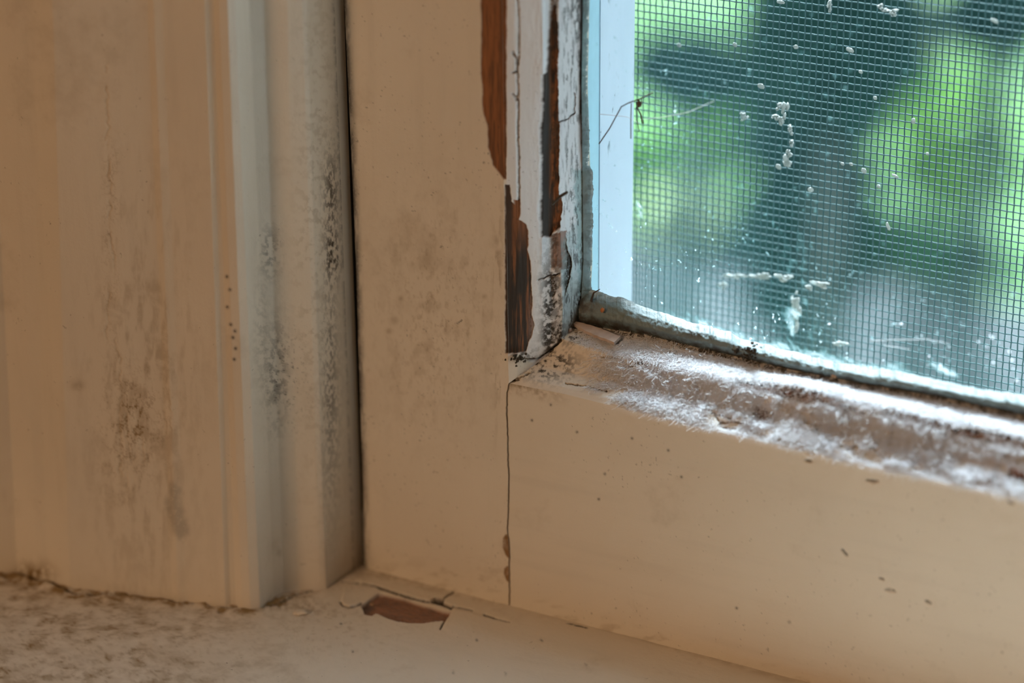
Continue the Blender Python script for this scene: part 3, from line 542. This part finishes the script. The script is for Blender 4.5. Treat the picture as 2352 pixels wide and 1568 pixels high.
# ------------------------------------------------------------------ trim_2: the sill
def S(pts): return [(680+x/3.794, 1240+y/3.794) for x, y in pts]
HOLE = S([(566, 572), (640, 520), (720, 470), (760, 466), (850, 485), (960, 507), (1060, 545), (1180, 578), (1280, 612), (1350, 622), (1330, 660), (1300, 697), (1200, 706), (1100, 719), (1000, 718), (880, 705), (780, 672), (722, 641), (690, 637), (662, 656), (598, 642), (588, 605)])
SLIT = S([(525, 373), (600, 374), (700, 398), (850, 445), (1000, 490), (1100, 515), (1170, 520), (1220, 498), (1292, 503), (1280, 540), (1370, 578), (1352, 602), (1290, 577), (1200, 553), (1100, 532), (1000, 508), (850, 462), (700, 415), (600, 392), (535, 386)])
xs = np.concatenate([np.arange(-320, 640, 6.), np.arange(640, 1190, 1.4), np.arange(1190, 2300, 6.)]); ys = np.concatenate([np.arange(1180, 1315, 3.), np.arange(1315, 1460, 1.2), np.arange(1460, 1730, 5.)])
X, Y = np.meshgrid(xs, ys); Y = Y + 0*X
P = sill_hit(X, Y)
wob_ = 1.5*(fbm(X/6, Y/4, 3)-.5)
hole = ss(-1, 1, polysd(X, Y, HOLE)+wob_); slit = ss(-1.2, .8, polysd(X, Y, SLIT)+wob_)
thin = crack(X, Y, S([(530, 376), (610, 382), (700, 405), (850, 452), (1000, 498), (1100, 522), (1190, 535)]), 5.2, 5, 1)
for p_, w_ in ((S([(385, 540), (410, 570), (460, 586), (510, 576), (570, 552)]), 2.0), (S([(1290, 500), (1350, 465), (1405, 432)]), 1.8), (S([(1370, 575), (1450, 592), (1535, 612)]), 2.6), (S([(1640, 650), (1690, 660), (1725, 675)]), 3.0), (S([(1725, 675), (1790, 695), (1860, 712)]), 1.2),
              (S([(1330, 640), (1295, 700), (1255, 775)]), 1.3), (S([(400, 358), (460, 362), (525, 374)]), 1.0)):
    thin = np.maximum(thin, crack(X, Y, p_, w_, 5, 1.2))
CON = [(-300, 1335), (0, 1326), (37, 1317), (120, 1339), (165, 1361), (219, 1366), (274, 1368), (329, 1366), (373, 1370), (417, 1383), (435, 1368), (457, 1366), (486, 1390), (530, 1397), (603, 1397), (654, 1379), (676, 1366), (731, 1353), (753, 1347), (812, 1306)]
dc = pldist(X, Y, CON); below = ss(-2, 6, Y-ip(CON, X, 0))
ck = crack(X, Y, CON[2:], 2.4, 8, 2)
lift = ss(0, 10, polysd(X, Y, S([(1370, 578), (1530, 612), (1640, 652), (1900, 730), (1700, 900), (1400, 860), (1255, 778), (1330, 640)])))*blob(X, Y, 1050, 1420, 60, 40)
lift2 = ss(-2, 4, polysd(X, Y, S([(390, 540), (420, 420), (525, 378), (700, 400), (740, 462), (640, 515), (570, 565), (470, 590)])))
strip = ss(-1, 2, polysd(X, Y, S([(780, 450), (1000, 498), (1300, 580), (1350, 612), (1280, 606), (1050, 535), (850, 478)])))
P[..., 2] += .0003*lift+.00022*lift2-.0009*hole-.0013*np.maximum(slit-strip*.6, 0)-.0006*thin+.00025*(nz(X, Y, 40, 3)-.5)+.0005*ss(22, 6, dc)*ss(.3, .6, nz(X, Y, 22, 4))*ss(700, 640, X)-.0008*ck
gj = np.abs(Y-(1303+(X-833)*.222-np.where(X > 1170, 0, 0)+np.where(X > 1170, (X-1170)*.065, 0)))
moss = ss(20, 3, dc+10*(nz(X, Y, 9, 5)-.5))*ss(.25, .5, fbm(X/14, Y/10, 6))*ss(760, 640, X)*1.3+blob(X, Y, 80, 1325, 44, 22)*ss(.2, .5, nz(X, Y, 10, 7))+.6*ss(12, 2, np.abs(dc-6))*ss(.5, .65, nz(X, Y, 9, 61))*ss(520, 300, X)
stain = moss+.16*ss(900, 200, X)+(.46*ss(.42, .66, fbm(X/40, Y/14, 11, 5))+.35*ss(.58, .7, fbm(X/9, Y/4, 12)))*ss(860, 250, X)+.28*ss(.55, .7, fbm(X/12, Y/5, 17))*blob(X, Y, 760, 1440, 160, 60)+.5*ss(30, 2, gj)*ss(.4, .62, fbm(X/22, Y/8, 13))*ss(1400, 1000, X)+.3*ss(10, 1, gj)+.5*blob(X, Y, 700, 1395, 60, 22)*ss(.4, .6, nz(X, Y, 9, 14))+.4*blob(X, Y, 790, 1335, 60, 20)*ss(.3, .6, nz(X, Y, 9, 15))
dots = sum(.9*blob(X, Y, cx, cy, 3.2, 2.4) for cx, cy in ((783, 1432), (810, 1496), (1095, 1469), (1243, 1469), (1041, 1543), (1345, 1527), (504, 1407), (1161, 1547), (440, 1385)))
ckm = .9*crack(X, Y, [(1305, 1432), (1350, 1442)], 1.5, 4, 1.5)
P[..., 1] = np.maximum(P[..., 1], -.086)
att = {'wear': A4(np.clip(hole+slit*.8, 0, 1), np.clip(thin+ck*.7+slit*(1-.75*strip)*.9+dots+ckm+.55*hole*ss(-2, -9, polysd(X, Y, HOLE)*-1+0)*0+.6*hole*ss(24, 8, np.hypot((X-840)/1.2, (Y-1385)*1.2)), 0, 1), np.clip(stain, 0, 1)),
       'coat': A4(.08*hole, 0*X, np.clip(.10*hole+.9*slit, 0, 1))}
b = Bag(); b.grid(P, att, back=('z', -.0046))
sill = b.build('trim_2', M_S); sill['kind'] = 'structure'; sill['label'] = 'cream painted window sill with a flaked-off patch of bare wood'
b = Bag(); box_bag(b, -.45, .5, -.0855, .0305, -.030, -.0047); o = b.build('trim_7', M_S); o['kind'] = 'structure'

# ------------------------------------------------------------------ room shell and outer wall
wx0, wx1, wz0, wz1 = -1.6, 2.0, -.85, 1.65
for nm, d in (('wall_front', (wx0, xl-.075, .0205, .13, wz0, wz1)),): box(nm, M_wall, d, kind='structure')
fr = empty('wall_right'); fr['kind'] = 'structure'
box('wall_below', M_wall, (xl-.0749, wx1, .0306, .13, wz0, -.0605), fr); box('wall_beside', M_wall, (gx0+.4405, wx1, .0205, .13, -.0604, wz1), fr); box('wall_above', M_wall, (xl-.0749, gx0+.4404, .0306, .13, .62, wz1), fr)
box('wall_back', M_wall, (wx0, wx1, -2.6, -2.5, wz0, wz1), kind='structure'); box('wall_left', M_wall, (wx0-.1, wx0, -2.6, .13, wz0, wz1), kind='structure'); box('wall_side', M_wall, (wx1, wx1+.1, -2.6, .13, wz0, wz1), kind='structure')
box('ceiling', M_wall, (wx0-.1, wx1+.1, -2.6, .13, wz1, wz1+.1), kind='structure'); box('floor', M_floor, (wx0-.1, wx1+.1, -2.6, .13, wz0-.1, wz0), kind='structure')

exec_garden = True
# ------------------------------------------------------------------ garden
GZ = -1.15
def ground(px, py, z=GZ):
    d = ray(px, py); t = (z-CAM[2])/d[..., 2]; return CAM+d*t[..., None]
M_lawn = plain('lawn_green', (.062, .118, .040), .8, .5, 5); M_path = plain('grey_gravel', (.055, .055, .055), .9, .3, 6)
def leafmat(name, c): 
    m = plain(name, c, .55, .35, 12); m.node_tree.nodes['Principled BSDF'].inputs['Subsurface Weight'].default_value = 0; return m
L_sunlit = leafmat('sunlit_green_leaf', (.17, .33, .07)); L_mid = leafmat('mid_green_leaf', (.025, .07, .026)); L_shade = leafmat('shaded_green_leaf', (.003, .02, .013)); L_pale = leafmat('pale_cream_leaf', (.48, .56, .33))  # leaf tones carry painted sun and shade: bright for lit foliage, deep for shaded
M_stem = plain('brown_stem', (.018, .028, .020))
def flat(name, m, z, y0, y1, kind=None, dz=.05, x0=-9, x1=7):
    return box(name, m, (x0, x1, y0, y1, z-dz, z))
yedge = float(ground(1900, 620)[1])
la = flat('lawn', M_lawn, GZ, yedge+.001, 14, x0=-12, x1=9); tag(la, 'sunlit green lawn out of focus beyond the screen', 'lawn', kind='structure')
pa = flat('gravel_path', M_path, GZ, .14, yedge, x0=-12, x1=9); tag(pa, 'blurred grey ground nearest the house below the window', 'path', kind='structure')
for m_ in (M_lawn, M_path, L_sunlit, L_mid, L_shade, L_pale): m_.node_tree.nodes['Principled BSDF'].inputs['Specular IOR Level'].default_value = 0.06
def shrub(px, py, z, rx, ry, rz, n, leaf, mat, name, label, seed):
    ry *= .5; c = ground(np.array(px), np.array(py), z); o = empty(name, (c[0], c[1], GZ)); tag(o, label, 'plant', 'blurred garden plants beyond the screen')
    rg = np.random.default_rng(seed); b = Bag(); V = []; F = []
    for k in range(n):
        v = rg.normal(size=3); v /= np.linalg.norm(v); p = np.array([v[0]*rx, v[1]*ry, v[2]*rz])*rg.uniform(.5, 1)+np.array([0, 0, z-GZ])
        p[2] = max(p[2], .03)
        d = rg.normal(size=3); d /= np.linalg.norm(d); s = np.cross(d, rg.normal(size=3)); s /= np.linalg.norm(s); nn = np.cross(d, s)*leaf*.12; L = leaf*rg.uniform(.7, 1.2); w_ = L*.28
        i = len(V); V += [p, p+d*L*.35+s*w_+nn, p+d*L*.7+s*w_*.8+nn, p+d*L, p+d*L*.7-s*w_*.8+nn, p+d*L*.35-s*w_+nn, p+d*L*.5]
        F += [(i, i+1, i+6), (i+1, i+2, i+6), (i+2, i+3, i+6), (i+3, i+4, i+6), (i+4, i+5, i+6), (i+5, i, i+6)]
    b.add(V, F); b.build('foliage', mat, o)
    b = Bag()
    for k in range(5): tube(b, [(0, 0, 0), (rg.uniform(-.3, .3)*rx, rg.uniform(-.3, .3)*ry, (z-GZ)*.6), (rg.uniform(-.7, .7)*rx, rg.uniform(-.7, .7)*ry, z-GZ)], [.008, .006, .003], 6)
    b.build('stem', M_stem, o); return o
GARDEN = [
 (1868, 300, -.55, .050, .10, .25, 1600, .05, L_shade, 'shrub', 'tall dark green shape upright down the middle of the screen, between two bright plants', 1),
 (1925, 70, -.30, .045, .08, .06, 700, .05, L_shade, 'shrub', 'dark teal shape at the top centre of the screen', 2),
 (1590, 160, -.62, .065, .10, .032, 600, .04, L_shade, 'shrub', 'dark band of leaves low beside the white jamb near the top', 3),
 (1800, 560, -.97, .10, .1, .030, 700, .04, L_shade, 'shrub', 'dark low leaves just above the grey ground', 4),
 (1640, 330, -1.0, .055, .08, .035, 500, .04, L_sunlit, 'shrub', 'bright yellow-green leaves left of the dark upright shape', 5),
 (1560, 500, -.85, .035, .06, .025, 300, .04, L_pale, 'shrub', 'palest cream-green patch of leaves low left behind the screen', 6),
 (2140, 60, -.80, .035, .06, .045, 400, .04, L_pale, 'shrub', 'pale yellow-green leaves at the upper right of the screen', 7),
 (2290, 30, -.50, .040, .06, .035, 500, .04, L_shade, 'shrub', 'dark green leaves in the top right corner', 8),
 (2200, 330, -.85, .07, .1, .08, 800, .05, L_sunlit, 'shrub', 'broad light green leaves on the right side behind the mesh', 9),
 (2110, 580, -.88, .12, .1, .020, 500, .04, L_mid, 'shrub', 'mid green low leaves above the grey ground on the right', 10),
 (1470, 400, -.85, .035, .06, .05, 300, .04, L_sunlit, 'shrub', 'light green leaves against the white jamb', 11),
]
for g in GARDEN: shrub(*g)

# ------------------------------------------------------------------ small things
def anchor(name, px, py, y):
    p = hity(np.array(float(px)), np.array(float(py)), y); return p
def single(name, bag, mat, label, cat, group=None, kind=None):
    o = bag.build(name, mat); return tag(o, label, cat, group, kind)
def rail_at(px, py):                        # surface point of the rail moulding seen at a pixel
    d = (RAILX-px)**2+(RAILY-py)**2; i = np.unravel_index(np.argmin(d), d.shape); return RAILP[i]
def sill_at(px, py): return sill_hit(np.array(float(px)), np.array(float(py)))
# pale splinter lying in the corner of the rail
b = Bag(); a_ = rail_at(1325, 748)+np.array([0, -.001, .0008]); c_ = rail_at(1425, 785)+np.array([0, -.0012, .0009]); d = c_-a_; L = np.linalg.norm(d); d /= L
s = np.cross(d, [0, -.35, 1]); s /= np.linalg.norm(s); u_ = np.cross(s, d)
V = []; n = 14
for k in range(n):
    t = k/(n-1); wd = (.00100+.0003*math.sin(t*3))*(1-.55*(1-t)**3)*(1+.12*random.uniform(-1, 1)); th = .00035
    p = a_+d*L*t; V += [p+s*wd+u_*th, p-s*wd*.9+u_*th*1.1, p-s*wd-u_*th, p+s*wd*1.1-u_*th]
F = [(k*4+j, k*4+(j+1) % 4, k*4+4+(j+1) % 4, k*4+4+j) for k in range(n-1) for j in range(4)]+[(3, 2, 1, 0), tuple((n-1)*4+j for j in range(4))]
b.add(V, F, smooth=False); single('wood_splinter', b, M_splint, 'pale flat wood splinter lying in the inner corner of the window rail', 'splinter')
# dark dry stalk stuck to the glass
o = empty('dried_insect', tuple(hity(np.array(1470.), np.array(232.), .0155))); tag(o, 'thin dark bent insect legs stuck to the glass beside the white jamb', 'insect')
def gl(pts, y=.0154): return [hity(np.array(float(x)), np.array(float(y_)), y) for x, y_ in pts]
for pts, r_ in (([(1376, 330), (1400, 295), (1427, 245), (1445, 236), (1472, 226), (1500, 212)], .00009), ([(1474, 226), (1474, 236), (1463, 246), (1472, 262), (1477, 284)], .00012), ([(1450, 237), (1449, 280), (1449, 318)], .00007), ([(1462, 246), (1463, 275), (1468, 302)], .00006)):
    b = Bag(); tube(b, gl(pts), r_*1.5, 5); l = b.build('leg', M_twig); l.parent = o; l.matrix_parent_inverse = Matrix.Translation(-Vector(o.location))
b = Bag(); lump(b, hity(np.array(1468.), np.array(238.), .0153), .0006, .0003, .0008, 3); l = b.build('body', M_twig); l.parent = o; l.matrix_parent_inverse = Matrix.Translation(-Vector(o.location))
b = Bag(); tube(b, gl([(1470, 275), (1530, 268), (1580, 258), (1640, 232)], .0155), .00004, 4); tube(b, gl([(1376, 262), (1440, 268), (1470, 284)], .0155), .00005, 4)
single('cobweb_thread', b, M_lint, 'pale spider thread crossing the glass below the insect legs', 'cobweb')
b = Bag(); tube(b, gl([(2000, 782), (2060, 780), (2130, 779), (2180, 790)], .0155), .00005, 4); tube(b, gl([(2030, 793), (2090, 802)], .0155), .00005, 4)
single('cobweb_thread', b, M_lint, 'pale spider thread low on the glass above the putty at right', 'cobweb')
b = Bag(); tube(b, [hity(np.array(x), np.array(y_), y) for x, y_, y in ((1366., 700., .0149), (1358., 690., .0136), (1364., 672., .0131), (1378., 664., .0126))], [.0002, .0003, .0002, .00008], 5)
single('wood_fibre', b, M_twig, 'short curled brown sliver at the corner of the putty', 'splinter')
b = Bag(); tube(b, [hity(np.array(x), np.array(y_), y) for x, y_, y in ((1268., 470., .0045), (1285., 452., .0042), (1303., 441., .0036))], [.0002, .00035, .0003], 5)
single('dry_twig', b, M_grub, 'stubby dark twig poking from the groove of the flaking sash edge', 'twig')
# crumbs and paint chips
def crumb(px, py, P0, r, mat, label, cat='crumb', seed=0, name='paint_chip', flat_=.4, group=None, up_=(0, -.0002, .0003), rot=0):
    b = Bag(); lump(b, P0+np.array(up_), r[0], r[1], r[2], seed, rough=.5, rot=rot); return single(name, b, mat, label, cat, group)
crumb(0, 0, sill_at(691, 1408), (.0016, .0010, .0004), M_S, 'cream paint chip lying on the sill below the casing corner', 'paint chip', 4, rot=.2)
crumb(0, 0, sill_at(855, 1389), (.0005, .0004, .0004), M_crumb, 'orange crumb inside the flaked patch of the sill', 'crumb', 5, 'crumb')
crumb(0, 0, rail_at(1468, 758)+np.array([0, -.0006, .0004]), (.0005, .0004, .0003), M_crumb, 'tiny golden crumb under the putty beside the splinter', 'crumb', 6, 'crumb')
crumb(0, 0, rail_at(1306, 758), (.0007, .0006, .0005), M_splint, 'small pale lump left of the splinter in the corner', 'crumb', 8, 'crumb')
crumb(0, 0, rail_at(1920, 872)+np.array([0, -.0008, .0010]), (.0007, .0006, .0006), M_crumb, 'brown crumb lodged under the putty halfway along the rail', 'crumb', 9, 'crumb')
crumb(0, 0, hity(np.array(1385.), np.array(715.), .0124), (.0004, .0003, .0006), plain('orange_fleck', (.5, .16, .04)), 'orange fleck on the putty near the corner', 'crumb', 10, 'crumb')
b = Bag()
for k in range(70): 
    q_ = hity(np.array(1716+random.gauss(0, 12)), np.array(812+random.gauss(0, 7)), .0126)+np.array([0, 0, random.uniform(0, .0006)]); z_ = random.uniform(.0001, .00032); lump(b, q_, z_*1.3, z_, z_, k, 7, 5, .9)
single('grime_clump', b, M_grub, 'dark crumbly grime clump under the putty in the middle of the rail', 'grime')
b = Bag()
for k in range(30):
    q_ = hity(np.array(1192+random.gauss(0, 9)), np.array(822+random.gauss(0, 6)), .0006)-np.array([0, random.uniform(0, .0008), 0]); lump(b, q_, .0003*random.uniform(.4, 1), .0003, .0004*random.uniform(.4, 1), k, 6, 5, .6)
single('grime_clump', b, M_grub, 'dark crumbly grime clump where the two sash members meet', 'grime', kind=None)
# white bits caught on the screen
bits = [(1688, 103, 6, 6), (1828, 108, 6, 6), (1952, 115, 10, 6), (1748, 198, 9, 7), (1862, 436, 7, 7), (1984, 392, 7, 7), (2018, 428, 5, 5), (2098, 278, 5, 8), (2130, 353, 4, 4), (2056, 404, 9, 4), (2040, 520, 4, 12), (1560, 104, 6, 6), (1793, 5, 10, 5), (2284, 48, 10, 5), (1788, 383, 8, 7), (2010, 225, 5, 5), (1977, 165, 5, 5), (1935, 376, 5, 4), (1955, 377, 5, 4)]
proto = None
ysn = sy0+.0004
for k, (x, y_, a_, c_) in enumerate(bits):
    p = hity(np.array(float(x)), np.array(float(y_)), ysn)
    if proto is None:
        b = Bag(); lump(b, (0, 0, 0), 1, .6, 1, 5, 10, 8, .35); proto = o = single('fluff_speck', b, M_fluff, None, 'fluff')
    else: o = proto.copy(); COL.objects.link(o)
    o.location = p; s_ = .0000885; o.scale = (a_*s_, 6*s_*.7, c_*s_); o.rotation_euler = (0, random.uniform(-.5, .5), 0)
    tag(o, 'small off-white speck of fluff caught on the insect screen', 'fluff', 'white specks on the screen')
def cluster(pts, label, seed):
    b = Bag()
    rg = np.random.default_rng(seed)
    for i, (x, y_, a_, c_) in enumerate(pts):
        for k in range(9):
            u, v = rg.normal(0, .42, 2); f = rg.uniform(.25, .6)
            lump(b, hity(np.array(x+u*a_), np.array(y_+v*c_), ysn-rg.uniform(0, .0006)), max(a_*f, 3)*.000088, .0004, max(c_*f, 3)*.000088, seed*10+i*9+k, 7, 6, .6)
    single('seed_fluff', b, M_fluff, label, 'fluff')
cluster([(1800, 268, 10, 22), (1782, 268, 8, 7), (1815, 297, 7, 9), (1790, 245, 6, 8)], 'largest off-white tuft of fluff on the upper half of the screen', 20)
cluster([(1812, 352, 8, 8), (1806, 375, 9, 14), (1818, 328, 5, 8)], 'off-white tuft hanging below the largest one on the screen', 30)
cluster([(1712, 269, 9, 8), (1706, 264, 6, 5)], 'off-white tuft left of the largest one on the screen', 35)
cluster([(1690, 634, 30, 4), (1750, 636, 26, 7), (1800, 636, 18, 8), (1660, 655, 12, 9)], 'long pale streak of fluff low on the screen', 40)
cluster([(1880, 652, 28, 9), (1860, 660, 12, 6)], 'pale oblong tuft low on the screen right of the long streak', 50)
cluster([(1826, 690, 10, 14), (1826, 722, 11, 26), (1826, 755, 7, 14)], 'pale upright tuft hanging low on the screen', 55)
cluster([(1935, 788, 22, 7)], 'pale tuft just above the putty on the screen', 60)
cluster([(2022, 15, 8, 6), (2040, 24, 14, 4), (2050, 32, 8, 6)], 'slanting white pair of tufts at the top of the screen', 65)
cluster([(1905, 15, 4, 18)], 'slim upright fleck at the very top of the screen', 70)

# lint: thousands of hair-fine fibres lying on the moulded top of the rail
b = Bag(); nr, nc = RAILP.shape[:2]; cnt = 0; VV = []; FF = []
prob = RAILD.copy(); 
for tries in range(120000):
    i = RNG.integers(0, nr); j = RNG.integers(2, nc-4)
    if RNG.random() > prob[i, j]*1.0: continue
    p = RAILP[i, j].copy(); k = RNG.integers(4, 8); L = RNG.uniform(.0005, .0022); a = RNG.uniform(0, 6.28); cu = RNG.normal(0, .9); pts = []
    lowb = RAILY[i, j] > np.interp(RAILX[i, j], [1262, 1700, 2352], [812, 885, 1010]); base = p+np.array([0, -.0002, .0002])*RNG.random()*(2 if lowb else 1); el = RNG.uniform(0, 1.1); z_ = 0
    tx = (RAILP[min(i+3, nr-1), j]-RAILP[i, j]); tx /= np.linalg.norm(tx)+1e-9; ty = RAILP[i, min(j+3, nc-1)]-RAILP[i, j]; ty /= np.linalg.norm(ty)+1e-9; nn = np.cross(tx, ty); nn /= np.linalg.norm(nn)+1e-9
    if nn[2]-nn[1] < 0: nn = -nn
    q_ = base.copy()
    for m in range(k):
        pts.append(q_.copy()); q_ = q_+(tx*math.cos(a)+ty*math.sin(a))*L/k*1.4+nn*math.sin(el)*L/k*.5; a += cu*1.6/k+RNG.normal(0, .25); el -= .9/k
    P_ = np.array(pts); r_ = RNG.uniform(.00002, .00005); T = np.gradient(P_, axis=0); T /= np.linalg.norm(T, axis=1)[:, None]+1e-12; A_ = np.cross(T, nn); A_ /= np.linalg.norm(A_, axis=1)[:, None]+1e-9; B_ = np.cross(T, A_)
    n0 = len(VV)*1; ring = [P_+r_*(A_*math.cos(t)+B_*math.sin(t)) for t in (0, 2.094, 4.189)]
    Vr = np.stack(ring, 1).reshape(-1, 3); s0 = cnt
    FF += [(s0+m*3+t, s0+m*3+(t+1) % 3, s0+m*3+3+(t+1) % 3, s0+m*3+3+t) for m in range(k-1) for t in range(3)]; VV.append(Vr); cnt += len(Vr)
b.add(np.vstack(VV), FF); single('dust_lint', b, M_lint, 'white fuzzy dust fibres coating the moulded top of the sash rail', 'dust', kind='stuff')
